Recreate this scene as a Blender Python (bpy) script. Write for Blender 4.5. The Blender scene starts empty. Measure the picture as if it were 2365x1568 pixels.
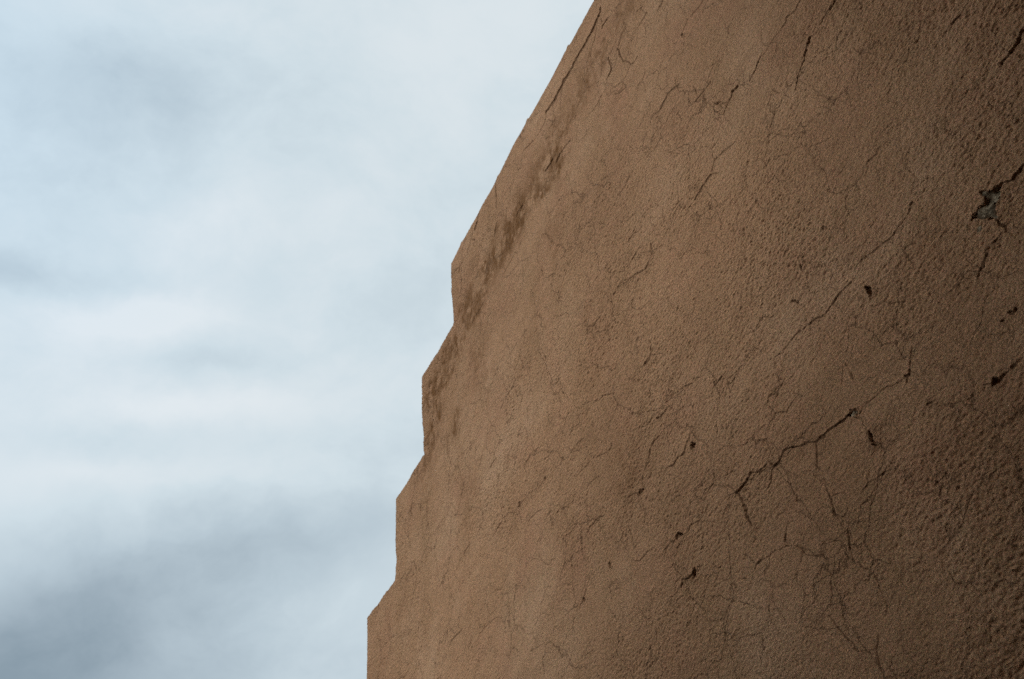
import bpy, math
import numpy as np
from mathutils import Matrix, Vector

scene = bpy.context.scene
C = scene.collection
EYE = 1.6                      # eye height of the photographer above the ground
WALL_Y = -1.5                  # the wall stands 1.5 m in front of the camera

# ------------------------------------------------------------------ camera
cam_data = bpy.data.cameras.new("camera")
cam = bpy.data.objects.new("camera", cam_data)
C.objects.link(cam)
cam.matrix_world = Matrix(((-0.42257, -0.64795, -0.63372, 0.0),
                           (-0.90227, 0.23462, 0.36176, 0.0),
                           (-0.08572, 0.72465, -0.68376, EYE),
                           (0, 0, 0, 1)))
cam_data.sensor_width = 36.0
cam_data.lens = 34.256         # 35 mm lens on a 35 mm film camera
cam_data.clip_start = 0.05
cam_data.clip_end = 5000
cam_data.dof.use_dof = True
cam_data.dof.focus_distance = 2.5
cam_data.dof.aperture_fstop = 8.0
scene.camera = cam

# ------------------------------------------------------------------ exposure
scene.view_settings.view_transform = 'Standard'
scene.view_settings.look = 'None'
scene.view_settings.gamma = 1.0
scene.view_settings.exposure = 0.0
scene.cycles.adaptive_threshold = 0.06
scene.cycles.use_denoising = False      # keep the fine sand and film-like grain

# ------------------------------------------------------------------ sky
SUN_EL = math.radians(36)
SUN_AZ = Vector((0.25, 0.97, 0)).normalized()     # brightest part of the overcast: over the added shade blocks, in front of the wall
world = bpy.data.worlds.new("World")
scene.world = world
world.use_nodes = True
wn, wl = world.node_tree.nodes, world.node_tree.links
wn.clear()
def W(t, **k):
    n = wn.new(t)
    for a, b in k.items(): setattr(n, a, b)
    return n
def wset(n, i, v):
    if hasattr(v, 'links'): wl.new(v, n.inputs[i])
    else: n.inputs[i].default_value = v
def wmath(op, a, b=0.0, c=0.0):
    n = W('ShaderNodeMath', operation=op)
    wset(n, 0, a); wset(n, 1, b); wset(n, 2, c)
    return n.outputs[0]
w_out = W('ShaderNodeOutputWorld'); w_bg = W('ShaderNodeBackground')
w_bg.inputs['Strength'].default_value = 0.1
wl.new(w_bg.outputs[0], w_out.inputs[0])
w_tc = W('ShaderNodeTexCoord')
DIR = w_tc.outputs['Generated']
nish = W('ShaderNodeTexSky', sky_type='NISHITA')
nish.sun_disc = False
nish.sun_elevation = SUN_EL
nish.sun_rotation = math.atan2(SUN_AZ.x, SUN_AZ.y)
# warp the view direction so that every cloud edge is ragged
wn1 = W('ShaderNodeTexNoise'); wn1.inputs['Scale'].default_value = 4.5; wn1.inputs['Detail'].default_value = 6; wn1.inputs['Roughness'].default_value = .55
wl.new(DIR, wn1.inputs['Vector'])
sub = W('ShaderNodeVectorMath', operation='SUBTRACT'); wl.new(wn1.outputs['Color'], sub.inputs[0]); sub.inputs[1].default_value = (.5, .5, .5)
scl = W('ShaderNodeVectorMath', operation='SCALE'); wl.new(sub.outputs[0], scl.inputs[0]); scl.inputs['Scale'].default_value = 0.11
add = W('ShaderNodeVectorMath', operation='ADD'); wl.new(DIR, add.inputs[0]); wl.new(scl.outputs[0], add.inputs[1])
nrm = W('ShaderNodeVectorMath', operation='NORMALIZE'); wl.new(add.outputs[0], nrm.inputs[0])
WD = nrm.outputs[0]
# stretched cloud layers (streets of cloud running across the wall's direction)
def axis(v):
    n = W('ShaderNodeVectorMath', operation='DOT_PRODUCT'); wl.new(WD, n.inputs[0]); n.inputs[1].default_value = v
    return n.outputs['Value']
ca, cb, cc = axis((-.42, -.90, -.09)), axis((-.65, .23, .72)), axis((.63, -.36, .68))
comb = W('ShaderNodeCombineXYZ')
wl.new(wmath('MULTIPLY', ca, 4.2), comb.inputs[0]); wl.new(wmath('MULTIPLY', cb, 5.6), comb.inputs[1]); wl.new(wmath('MULTIPLY', cc, 3.0), comb.inputs[2])
cn = W('ShaderNodeTexNoise'); wl.new(comb.outputs[0], cn.inputs['Vector'])
cn.inputs['Scale'].default_value = 1.0; cn.inputs['Detail'].default_value = 6; cn.inputs['Roughness'].default_value = .62
mr = W('ShaderNodeMapRange', interpolation_type='SMOOTHSTEP'); wl.new(cn.outputs['Fac'], mr.inputs[0])
mr.inputs[1].default_value = .32; mr.inputs[2].default_value = .68; mr.inputs[3].default_value = -.06; mr.inputs[4].default_value = .06
tot = mr.outputs[0]
# broad lighter and darker cloud masses: direction, angular radius (deg), lift of the cloud's thickness
MASSES = [   # (direction, half length and half height of the cloud in radians, change of brightness)
    ((0.725, -0.012, 0.689), 0.096, 0.029, 0.17),
    ((0.666, -0.054, 0.744), 0.106, 0.051, 0.06),
    ((0.778, -0.061, 0.625), 0.092, 0.019, 0.09),
    ((0.751, -0.050, 0.658), 0.071, 0.015, -0.07),
    ((0.767, 0.023, 0.641), 0.049, 0.024, 0.04),
    ((0.827, -0.020, 0.562), 0.081, 0.012, 0.05),
    ((0.800, -0.069, 0.596), 0.209, 0.021, -0.05),
    ((0.841, -0.128, 0.525), 0.209, 0.042, -0.12),
    ((0.882, -0.027, 0.471), 0.166, 0.044, -0.13),
    ((0.920, 0.043, 0.391), 0.260, 0.085, -0.35),
    ((0.848, -0.254, 0.465), 0.067, 0.051, 0.06),
    ((0.886, -0.191, 0.422), 0.123, 0.025, -0.05),
    ((0.717, 0.092, 0.691), 0.071, 0.024, -0.12),
    ((0.589, 0.080, 0.804), 0.103, 0.048, -0.13),
    ((0.551, -0.025, 0.834), 0.124, 0.062, -0.03),
    ((0.548, 0.147, 0.823), 0.076, 0.046, -0.05),
    ((0.642, -0.232, 0.731), 0.132, 0.088, -0.02),
    ((0.780, -0.228, 0.582), 0.065, 0.065, -0.02),
    ((0.647, 0.100, 0.756), 0.099, 0.024, -0.04),
]
def elongated(d, ru, rv, amp, tot):
    n = W('ShaderNodeVectorMath', operation='SUBTRACT'); wl.new(WD, n.inputs[0]); n.inputs[1].default_value = Vector(d).normalized()
    q = None
    for ax, r in (((-.423, -.902, -.086), ru), ((-.648, .235, .725), rv)):
        m = W('ShaderNodeVectorMath', operation='DOT_PRODUCT'); wl.new(n.outputs[0], m.inputs[0]); m.inputs[1].default_value = ax
        s2 = wmath('POWER', wmath('MULTIPLY', m.outputs['Value'], 1.0 / r), 2.0)
        q = s2 if q is None else wmath('ADD', q, s2)
    e = wmath('EXPONENT', wmath('MULTIPLY', q, -1.0))
    return e if tot is None else wmath('MULTIPLY_ADD', e, amp, tot)
for d, ru, rv, amp in MASSES:
    tot = elongated(d, ru, rv, amp, tot)
SKY_LEVEL = 0.885
level = wmath('ADD', tot, SKY_LEVEL)
cr = W('ShaderNodeValToRGB'); wl.new(level, cr.inputs[0])
els = cr.color_ramp.elements
els[0].position = 0.25; els[0].color = (.10, .155, .205, 1)
els[1].position = 1.0; els[1].color = (.870, .928, .955, 1)
for p, col in ((.45, (.25, .33, .39, 1)), (.60, (.40, .49, .555, 1)), (.72, (.55, .655, .72, 1)), (.86, (.72, .825, .875, 1))):
    e = els.new(p); e.color = col
blue = W('ShaderNodeMix', data_type='RGBA'); wl.new(wmath('MULTIPLY', elongated((.60, .22, .76), .24, .30, 1, None), .34), blue.inputs['Factor'])
veil = W('ShaderNodeVectorMath', operation='MULTIPLY'); wl.new(cr.outputs[0], veil.inputs[0]); veil.inputs[1].default_value = (.80, .98, 1.16)
wl.new(cr.outputs[0], blue.inputs['A']); wl.new(veil.outputs[0], blue.inputs['B'])      # thinner cloud, the blue shows through
up10 = W('ShaderNodeVectorMath', operation='SCALE'); wl.new(blue.outputs['Result'], up10.inputs[0]); up10.inputs['Scale'].default_value = 9.4
# unseen sky away from the steps is dimmed to cut light on the wall
sx = W('ShaderNodeVectorMath', operation='DOT_PRODUCT'); wl.new(DIR, sx.inputs[0]); sx.inputs[1].default_value = (.70, -.62, .35)
hv = W('ShaderNodeMapRange', interpolation_type='SMOOTHSTEP'); wl.new(sx.outputs['Value'], hv.inputs[0])
hv.inputs[1].default_value = -.25; hv.inputs[2].default_value = .55; hv.inputs[3].default_value = .12; hv.inputs[4].default_value = 1.0
wl.new(wmath('MULTIPLY', hv.outputs[0], 9.4), up10.inputs['Scale'])
mixn = W('ShaderNodeMix', data_type='RGBA'); mixn.inputs['Factor'].default_value = 0.08
wl.new(up10.outputs[0], mixn.inputs['A']); wl.new(nish.outputs[0], mixn.inputs['B'])
wl.new(mixn.outputs['Result'], w_bg.inputs['Color'])

# ------------------------------------------------------------------ hidden sun, diffused by the cloud
sd = bpy.data.lights.new("sun", 'SUN')
sd.energy = 2.9
sd.angle = math.radians(38)
sd.color = (1.0, .95, .87)
sun = bpy.data.objects.new("sun", sd); C.objects.link(sun)
to_sun = Vector((SUN_AZ.x * math.cos(SUN_EL), SUN_AZ.y * math.cos(SUN_EL), math.sin(SUN_EL)))
sun.rotation_euler = to_sun.to_track_quat('Z', 'Y').to_euler()

# ------------------------------------------------------------------ survey of the wall: cracks, spalls and stains
# all in mm, x along the wall, z above eye level: (width, depth, [x, z, x, z, ...])
CRACKS = [
(27.9,0.8,[2851,3856,2868,3850,2873,3843]),
(22.2,1,[1541,3797,1545,3771,1565,3761,1597,3750,1624,3740,1664,3742,1695,3738,1728,3748,1759,3744,1804,3738,1852,3743,1893,3752,1916,3738,1961,3736,2001,3731,2038,3742,2065,3753]),
(16.3,0.85,[2086,3416,2102,3412,2125,3418,2152,3425]),
(16.5,0.8,[2700,2044,2704,2041]),
(16.1,0.8,[2024,3378,2050,3370,2057,3369]),
(14.9,0.85,[1692,1597,1694,1589]),
(12.5,1,[1808,1264,1817,1257]),
(20.6,0.6,[3076,3761,3093,3734]),
(17.5,0.7,[2644,3589,2656,3564,2668,3554]),
(15.1,0.8,[2382,3453,2403,3450]),
(11.8,0.95,[810,2349,818,2342]),
(10.9,1,[1961,1622,1976,1625]),
(11.9,0.9,[1976,1628,1980,1623]),
(13.2,0.8,[1523,3662,1538,3666,1556,3670,1562,3663]),
(9.9,1,[425,1712,436,1709,443,1706,450,1703]),
(10.6,0.9,[1084,2506,1095,2509,1104,2512]),
(13.3,0.7,[2698,2050,2705,2042]),
(10.3,0.9,[694,2351,703,2347,715,2348]),
(10.1,0.9,[985,1525,984,1512]),
(8.7,1,[572,1449,581,1450,587,1447,591,1447]),
(9.5,0.9,[2372,1482,2367,1475]),
(10.6,0.8,[1584,3459,1584,3433,1579,3400,1585,3371,1605,3368,1627,3367]),
(10.0,0.8,[1203,3018,1206,3013]),
(9.4,0.85,[2198,1509,2197,1500]),
(8.8,0.9,[1839,1397,1847,1394,1854,1392]),
(11.3,0.7,[822,1116,828,1112]),
(9.8,0.8,[1804,2000,1809,1998]),
(7.8,1,[613,1460,621,1459,628,1455]),
(11.1,0.7,[2602,3905,2608,3871,2611,3811,2618,3748,2619,3709]),
(8.5,0.9,[837,2329,848,2316]),
(8.8,0.85,[1163,2539,1173,2546]),
(8.2,0.9,[1520,3429,1513,3409,1518,3383,1514,3357]),
(12.1,0.6,[2409,3456,2429,3460,2445,3450]),
(8.0,0.9,[733,1212,730,1206,721,1208]),
(7.8,0.9,[1819,1260,1834,1261]),
(10.0,0.7,[1819,1252,1822,1251]),
(7.1,0.95,[1531,1357,1549,1355,1561,1353]),
(7.4,0.9,[1559,1313,1559,1293,1561,1276]),
(7.3,0.9,[1253,1300,1262,1303]),
(6.3,1,[633,1464,619,1460]),
(6.6,0.95,[1567,1347,1562,1332,1559,1313]),
(10.4,0.6,[2492,2024,2495,2020]),
(12.4,0.5,[2814,3898,2840,3891,2851,3856]),
(6.8,0.9,[1561,1353,1572,1355,1567,1347]),
(7.6,0.8,[1803,1778,1815,1786]),
(12.1,0.5,[2633,3606,2646,3592]),
(12.0,0.5,[3811,2765,3837,2734]),
(7.5,0.8,[985,1506,989,1498]),
(6.2,0.95,[400,1722,408,1723,416,1717,424,1713]),
(6.5,0.9,[805,1114,814,1111,820,1109]),
(7.3,0.8,[1156,1301,1144,1289]),
(11.5,0.5,[3686,2659,3697,2599]),
(8.1,0.7,[1683,1591,1688,1585]),
(9.3,0.6,[1938,3363,1965,3371,1989,3374,2018,3375]),
(5.7,0.95,[988,1533,986,1527]),
(5.4,1,[559,1454,565,1453,572,1449,578,1450]),
(5.4,1,[659,1397,661,1389,656,1379]),
(6.0,0.9,[1265,1304,1252,1298]),
(6.2,0.85,[777,1114,785,1114]),
(5.5,0.95,[995,1271,987,1266]),
(5.8,0.9,[981,1273,986,1267]),
(6.4,0.8,[1866,1271,1872,1263,1881,1257]),
(8.3,0.6,[2063,2428,2074,2425]),
(8.1,0.6,[1442,3501,1436,3474,1446,3459,1469,3461,1488,3446,1507,3432]),
(6.4,0.75,[965,2489,978,2484,995,2474,1008,2471,1024,2469,1032,2466]),
(6.8,0.7,[1771,2005,1789,2003,1808,2001]),
(6.7,0.7,[1104,2512,1118,2500,1132,2498,1146,2495,1167,2483]),
(5.5,0.85,[1194,1688,1185,1681]),
(9.2,0.5,[3821,2714,3810,2683,3815,2658]),
(5.1,0.9,[1170,1297,1186,1296,1199,1300,1212,1300]),
(5.7,0.8,[482,1911,492,1912,506,1914]),
(7.6,0.6,[2069,1873,2077,1863,2086,1861]),
(5.0,0.9,[1423,1334,1405,1333]),
(6.4,0.7,[1019,1783,1024,1778]),
(8.9,0.5,[2065,3753,2070,3719,2094,3701,2128,3697,2161,3700]),
(5.2,0.85,[1186,1679,1180,1668]),
(6.3,0.7,[1292,2335,1310,2341,1327,2337,1344,2336,1355,2328,1375,2328,1389,2323]),
(5.5,0.8,[1131,1221,1132,1214,1133,1204]),
(5.5,0.8,[826,1121,834,1111]),
(5.1,0.85,[1531,1357,1515,1362,1499,1367]),
(10.8,0.4,[2909,3885,2912,3826,2948,3793,2985,3772]),
(5.4,0.8,[1300,1126,1298,1116]),
(6.5,0.65,[1456,2394,1474,2390,1494,2392]),
(7.6,0.55,[2205,3717,2238,3725,2281,3751,2308,3759]),
(5.8,0.7,[968,1175,976,1176]),
(4.5,0.9,[1561,1276,1557,1258,1556,1248]),
(6.6,0.6,[1501,1617,1504,1617]),
(4.9,0.8,[1459,1165,1467,1152]),
(7.7,0.5,[2439,1846,2443,1846]),
(5.5,0.7,[818,2342,828,2336,836,2332]),
(4.8,0.8,[1566,1158,1575,1157]),
(5.1,0.75,[1745,1597,1764,1603,1779,1602,1787,1596,1800,1599,1822,1609]),
(6.3,0.6,[1291,2830,1303,2838,1322,2848,1352,2861,1364,2850,1384,2849,1405,2843,1424,2845]),
(5.4,0.7,[794,1616,799,1613]),
(10.6,0.35,[1554,1298,1557,1277]),
(7.4,0.5,[2102,3413,2133,3414,2150,3426]),
(7.4,0.5,[3811,2746,3828,2739,3861,2743,3886,2755]),
(4.6,0.8,[754,1210,757,1211]),
(6.1,0.6,[1636,2383,1636,2358,1642,2340,1660,2330,1677,2320,1689,2312,1712,2325,1743,2346,1764,2353,1789,2365,1809,2380]),
(4.3,0.85,[450,1703,460,1702,470,1704,479,1703]),
(7.3,0.5,[2842,2270,2848,2270]),
(7.2,0.5,[1314,3360,1345,3359,1373,3367]),
(4.5,0.8,[1854,1392,1869,1390,1877,1396]),
(7.1,0.5,[1558,1322,1545,1312]),
(4.4,0.8,[1144,1289,1145,1281]),
(5.4,0.65,[1712,1621,1724,1607,1731,1598,1745,1597]),
(4.9,0.7,[1514,3357,1514,3327,1503,3315,1490,3291,1481,3258,1463,3239,1434,3239]),
(5.7,0.6,[1166,2661,1194,2658,1215,2665,1236,2667,1249,2669]),
(5.7,0.6,[1764,2027,1771,2003,1783,1997,1799,1996]),
(3.4,1,[699,1451,692,1445,686,1437,678,1427]),
(5.5,0.6,[1291,2336,1312,2335,1331,2336]),
(6.6,0.5,[1614,2766,1639,2765,1663,2761,1680,2752,1696,2750]),
(4.7,0.7,[848,2316,858,2303,874,2297,886,2286,897,2271,905,2260,919,2246]),
(8.1,0.4,[2829,3265,2869,3251,2931,3248,2970,3245]),
(5.4,0.6,[2408,1622,2407,1618]),
(3.8,0.85,[1405,1333,1390,1338,1378,1346,1361,1343,1345,1335]),
(3.8,0.85,[1834,1261,1846,1263,1863,1271]),
(5.3,0.6,[715,2348,731,2351,750,2348,764,2346]),
(6.3,0.5,[1295,2832,1302,2821]),
(4.5,0.7,[1509,1699,1521,1694,1533,1695,1547,1695]),
(3.9,0.8,[991,1267,997,1255]),
(8.9,0.35,[3157,3238,3194,3235,3204,3193]),
(7.7,0.4,[3002,3770,3063,3763,3156,3798,3191,3813]),
(7.7,0.4,[2514,3254,2550,3248,2606,3245,2629,3234]),
(6.1,0.5,[1223,3297,1238,3289,1250,3291]),
(6.1,0.5,[2843,2273,2850,2273]),
(4.3,0.7,[1803,1779,1791,1781,1774,1777]),
(5.0,0.6,[771,2487,788,2486,804,2480,816,2489,834,2499,846,2485,859,2487,871,2485]),
(6.6,0.45,[1681,3333,1711,3321,1754,3326]),
(5.9,0.5,[2855,2062,2894,2060,2929,2054]),
(5.9,0.5,[1517,2010,1523,2010]),
(4.2,0.7,[1125,1754,1131,1739]),
(6.5,0.45,[1588,3724,1627,3671,1660,3659,1680,3629,1687,3588]),
(7.3,0.4,[3337,2848,3338,2788,3333,2738]),
(3.6,0.8,[716,1366,714,1359,722,1352,733,1342]),
(3.6,0.8,[1284,1071,1288,1055,1292,1043,1298,1028]),
(3.6,0.8,[1278,1302,1266,1303]),
(4.8,0.6,[1555,3721,1554,3697]),
(4.1,0.7,[1206,1594,1222,1596,1238,1593]),
(7.1,0.4,[3341,2856,3340,2817,3336,2766,3333,2729]),
(4.7,0.6,[1112,1127,1111,1124]),
(4.0,0.7,[1084,1576,1110,1572,1131,1574,1147,1582,1159,1586,1178,1586]),
(4.0,0.7,[1424,1333,1438,1325,1448,1305,1461,1298]),
(6.9,0.4,[2379,3594,2385,3533,2402,3486]),
(4.6,0.6,[2184,1902,2181,1897]),
(5.5,0.5,[1970,2367,2009,2365,2024,2363,2060,2389,2077,2366]),
(5.5,0.5,[3281,1828,3318,1828,3367,1832,3392,1833,3418,1820]),
(5.5,0.5,[1685,2429,1706,2426,1725,2425,1747,2418,1768,2414,1785,2421]),
(3.9,0.7,[1133,1204,1136,1194,1129,1185]),
(6.8,0.4,[1669,3665,1694,3641,1714,3631]),
(6.8,0.4,[1819,3295,1824,3257,1846,3259,1879,3284]),
(3.4,0.8,[1212,1300,1233,1304,1247,1303]),
(3.0,0.9,[656,1379,653,1376,660,1365]),
(7.6,0.35,[3692,2432,3677,2439]),
(3.8,0.7,[799,1613,806,1605,817,1597,830,1594,841,1592,850,1594]),
(5.3,0.5,[1312,2836,1351,2856,1373,2844,1408,2842]),
(5.3,0.5,[1809,2380,1836,2387,1862,2384,1884,2380]),
(5.3,0.5,[2511,2176,2553,2187,2581,2189,2605,2182,2628,2180]),
(6.5,0.4,[1434,3474,1480,3460,1507,3443,1521,3432]),
(5.2,0.5,[1070,3019,1093,3016,1124,3030,1141,3035]),
(5.2,0.5,[2066,1174,2071,1172]),
(3.7,0.7,[1119,1380,1120,1366,1118,1362]),
(4.7,0.55,[1861,1724,1880,1715,1888,1702,1903,1693,1917,1684,1928,1677]),
(4.3,0.6,[2185,1672,2208,1681,2232,1687,2243,1679,2269,1683,2281,1671]),
(5.7,0.45,[2846,2358,2884,2362,2911,2357]),
(6.4,0.4,[1351,3364,1367,3361,1393,3370]),
(3.2,0.8,[669,1370,678,1368,692,1366]),
(3.2,0.8,[733,1347,742,1339,750,1335,754,1330]),
(6.3,0.4,[2587,3377,2611,3366,2691,3413]),
(2.8,0.9,[591,1447,599,1452,608,1458,612,1460]),
(3.6,0.7,[850,1594,859,1590,872,1588,881,1587,891,1591,904,1596]),
(3.1,0.8,[712,1367,715,1358,724,1352,733,1347]),
(6.2,0.4,[1550,3242,1538,3183,1581,3205,1608,3236]),
(4.5,0.55,[1827,1724,1856,1726,1874,1719,1890,1706,1900,1684,1918,1680,1929,1671]),
(3.3,0.75,[1499,1367,1481,1355,1466,1352,1453,1351,1441,1353]),
(4.9,0.5,[1550,3242,1598,3267]),
(4.9,0.5,[1204,2359,1237,2365,1262,2371,1276,2364,1292,2336]),
(3.5,0.7,[1295,1167,1293,1154,1296,1140,1297,1127]),
(3.5,0.7,[1145,1119,1133,1120]),
(6.0,0.4,[1415,3110,1431,3102,1451,3092,1475,3097,1485,3080]),
(4.0,0.6,[1827,1386,1836,1387]),
(4.8,0.5,[1678,2492,1711,2509,1730,2511,1742,2506]),
(4.7,0.5,[1326,3426,1344,3439,1360,3444]),
(4.7,0.5,[2348,1504,2360,1492,2371,1484]),
(3.9,0.6,[1130,2495,1144,2506,1156,2523,1160,2538,1169,2541,1188,2575]),
(3.9,0.6,[2434,1488,2426,1479,2412,1479]),
(3.1,0.75,[1435,1360,1428,1346,1423,1334]),
(5.8,0.4,[3198,1745,3223,1732,3236,1724]),
(2.9,0.8,[1262,1303,1276,1302,1291,1311,1309,1324]),
(6.6,0.35,[1999,3228,2004,3208,2037,3218]),
(3.3,0.7,[1822,1388,1838,1398]),
(4.6,0.5,[1057,2060,1063,2055]),
(3.8,0.6,[879,1124,891,1123]),
(3.8,0.6,[2106,1865,2142,1880,2166,1889]),
(2.8,0.8,[1345,1335,1323,1323,1300,1317,1278,1302]),
(3.7,0.6,[1213,2662,1212,2630,1213,2604,1216,2585]),
(3.7,0.6,[1003,1584,1028,1582,1053,1583,1072,1582,1083,1577,1092,1574]),
(4.4,0.5,[1166,2337,1187,2345,1203,2351,1222,2358,1247,2367,1263,2375,1275,2363,1287,2352,1291,2336,1275,2316]),
(4.4,0.5,[1058,2059,1062,2055]),
(5.5,0.4,[2228,2382,2245,2375]),
(3.1,0.7,[1279,1302,1286,1283,1295,1260,1300,1247,1295,1236]),
(5.4,0.4,[1154,3041,1177,3031,1193,3027]),
(3.6,0.6,[506,1914,517,1914,527,1913,537,1909]),
(3.6,0.6,[563,1908,557,1910]),
(3.6,0.6,[1597,1767,1608,1773,1623,1771,1644,1778,1658,1787,1676,1795,1691,1794]),
(4.3,0.5,[1641,3271,1613,3261,1586,3231]),
(4.3,0.5,[1299,2871,1302,2851]),
(4.3,0.5,[1975,1606,1981,1598,1973,1577,1968,1549,1979,1528,1990,1518]),
(4.3,0.5,[2372,1480,2392,1473,2403,1465]),
(3.3,0.65,[1137,1575,1151,1584,1165,1583,1193,1589]),
(4.2,0.5,[871,2485,898,2489,914,2486,925,2485,939,2481,959,2482]),
(3.5,0.6,[1877,1395,1891,1395,1905,1393,1916,1392]),
(3.5,0.6,[1715,1222,1709,1221]),
(4.2,0.5,[2550,1927,2584,1940,2616,1941,2653,1942]),
(6.0,0.35,[2504,2395,2545,2397,2555,2378,2556,2347]),
(5.2,0.4,[1220,3293,1243,3283,1263,3290]),
(4.6,0.45,[1388,2325,1410,2323,1428,2319,1443,2312]),
(4.1,0.5,[1674,1639,1693,1634,1702,1620,1698,1606]),
(4.1,0.5,[2061,1545,2057,1523,2060,1502]),
(5.1,0.4,[2847,2366,2882,2366,2912,2364]),
(5.1,0.4,[3145,2139,3189,2137,3221,2133]),
(3.4,0.6,[809,1816,819,1818,834,1821,839,1823]),
(3.4,0.6,[951,1317,959,1307,968,1294,979,1276]),
(3.4,0.6,[1575,1157,1583,1157,1594,1149]),
(2.9,0.7,[991,1517,980,1506]),
(5.8,0.35,[2620,2350,2639,2345,2653,2333]),
(5.0,0.4,[1615,2764,1647,2766,1672,2762,1691,2747]),
(4.4,0.45,[1790,2452,1794,2419,1799,2395]),
(4.4,0.45,[2228,2073,2256,2077,2281,2076,2292,2072]),
(3.3,0.6,[1309,1509,1324,1504,1339,1501,1351,1504,1364,1511,1372,1502,1380,1495]),
(4.9,0.4,[2588,1817,2576,1823]),
(5.6,0.35,[1481,3258,1512,3240,1545,3234]),
(2.8,0.7,[737,1344,746,1337,753,1331]),
(2.8,0.7,[1417,938,1410,922,1406,907,1398,893,1393,880,1386,867,1376,854,1376,845,1370,835]),
(2.8,0.7,[1468,1150,1470,1141,1461,1135]),
(3.9,0.5,[1809,1998,1826,2000]),
(5.5,0.35,[2617,2351,2636,2336,2654,2326]),
(3.2,0.6,[836,1117,851,1127]),
(3.2,0.6,[1326,804,1329,793,1330,786]),
(3.2,0.6,[1733,1377,1761,1385,1782,1390,1795,1381,1807,1378]),
(3.2,0.6,[1273,1585,1276,1581,1293,1590,1309,1594,1315,1595]),
(4.8,0.4,[2853,2060,2889,2062,2909,2054]),
(3.8,0.5,[1706,1416,1715,1405,1724,1390,1732,1379]),
(3.8,0.5,[2171,1814,2200,1821,2226,1823,2245,1822]),
(2.7,0.7,[1263,952,1261,938,1262,925,1263,917]),
(3.4,0.55,[1236,2737,1231,2713,1234,2689,1237,2669]),
(3.1,0.6,[1122,1414,1121,1406]),
(3.1,0.6,[1181,1142,1184,1136,1184,1125,1194,1121,1206,1121]),
(3.1,0.6,[1500,1376,1499,1367]),
(3.1,0.6,[1994,1433,2017,1429,2040,1429,2068,1445,2072,1456]),
(3.7,0.5,[1024,2483,1034,2466,1035,2455]),
(3.7,0.5,[1157,2521,1169,2532,1161,2504]),
(4.6,0.4,[2086,3416,2051,3413,2025,3374]),
(2.3,0.8,[662,1409,659,1397]),
(2.6,0.7,[1606,1402,1589,1384,1578,1368,1574,1358]),
(4.5,0.4,[1976,3559,1964,3512,1974,3497]),
(3.0,0.6,[1366,1455,1348,1445,1329,1430,1318,1436,1295,1441,1281,1444]),
(5.1,0.35,[1420,3113,1451,3093,1470,3105,1496,3099]),
(3.2,0.55,[915,1598,936,1601,962,1609,982,1610,998,1604]),
(3.2,0.55,[1986,1629,2016,1644,2042,1647,2072,1643]),
(3.2,0.55,[1440,1185,1448,1180,1459,1165]),
(3.9,0.45,[1213,2425,1232,2419,1257,2422]),
(3.9,0.45,[1761,2058,1756,2035,1770,2008]),
(3.5,0.5,[1639,2351,1610,2330,1586,2322]),
(3.5,0.5,[1506,1884,1505,1878]),
(5.8,0.3,[2390,3610,2405,3570]),
(4.3,0.4,[2434,1488,2427,1491]),
(3.1,0.55,[1493,1669,1496,1648,1495,1627]),
(4.2,0.4,[2490,2024,2505,2026,2523,2020,2550,2019]),
(4.2,0.4,[2497,2022,2516,2020,2538,2018]),
(2.4,0.7,[1461,1135,1441,1124,1428,1111,1425,1101,1422,1092,1409,1080,1388,1066]),
(2.8,0.6,[1771,2004,1745,1982,1730,1975,1708,1945]),
(3.7,0.45,[1443,2456,1453,2438,1451,2414,1456,2394]),
(3.3,0.5,[1612,3279,1606,3283,1587,3262,1561,3245,1549,3236,1553,3209,1592,3213]),
(3.3,0.5,[503,1831,510,1829]),
(3.6,0.45,[2024,2363,2014,2331,2012,2307]),
(2.7,0.6,[1434,1117,1424,1109,1423,1095,1419,1087]),
(2.7,0.6,[1296,1178,1292,1163,1292,1148]),
(3.6,0.45,[2302,2341,2314,2335,2330,2337,2360,2366]),
(4.6,0.35,[1696,2750,1725,2756,1748,2750]),
(2.9,0.55,[1887,1259,1902,1253,1919,1251,1935,1255]),
(2.6,0.6,[973,1395,970,1391]),
(2.6,0.6,[991,1266,1014,1269,1034,1275,1047,1284,1063,1284,1080,1284,1096,1286,1109,1287,1124,1286,1138,1278]),
(2.6,0.6,[786,1113,803,1114]),
(2.6,0.6,[1308,840,1315,829,1322,820,1327,807]),
(2.6,0.6,[1320,1543,1317,1530,1309,1519]),
(2.6,0.6,[1613,1201,1598,1185,1591,1170,1583,1157]),
(3.1,0.5,[787,2342,800,2344,805,2353,812,2351]),
(3.1,0.5,[794,1825,806,1827,809,1816]),
(3.1,0.5,[1122,1779,1107,1772]),
(3.1,0.5,[1633,1444,1651,1438,1668,1436,1687,1428,1703,1418]),
(3.1,0.5,[1187,1690,1187,1682]),
(3.1,0.5,[1238,1593,1258,1589,1273,1588]),
(3.1,0.5,[1813,1284,1810,1267]),
(4.4,0.35,[2577,2180,2604,2172,2631,2169]),
(4.4,0.35,[1337,2760,1350,2755]),
(3.4,0.45,[2633,1942,2585,1940,2560,1932]),
(3.8,0.4,[1351,2752,1336,2722,1333,2693,1329,2674,1339,2667,1370,2702]),
(3.8,0.4,[2419,2094,2451,2091,2481,2100]),
(4.3,0.35,[1614,2766,1647,2768,1678,2765]),
(3.0,0.5,[1339,3442,1320,3369,1315,3356]),
(3.0,0.5,[908,1456,914,1455]),
(2.5,0.6,[981,1273,971,1259]),
(3.0,0.5,[1779,1641,1772,1622,1775,1611]),
(2.5,0.6,[1550,1154,1567,1157]),
(2.7,0.55,[1556,1427,1571,1420,1590,1423,1609,1430,1626,1431]),
(3.7,0.4,[2969,1832,2919,1810,2873,1829]),
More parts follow.
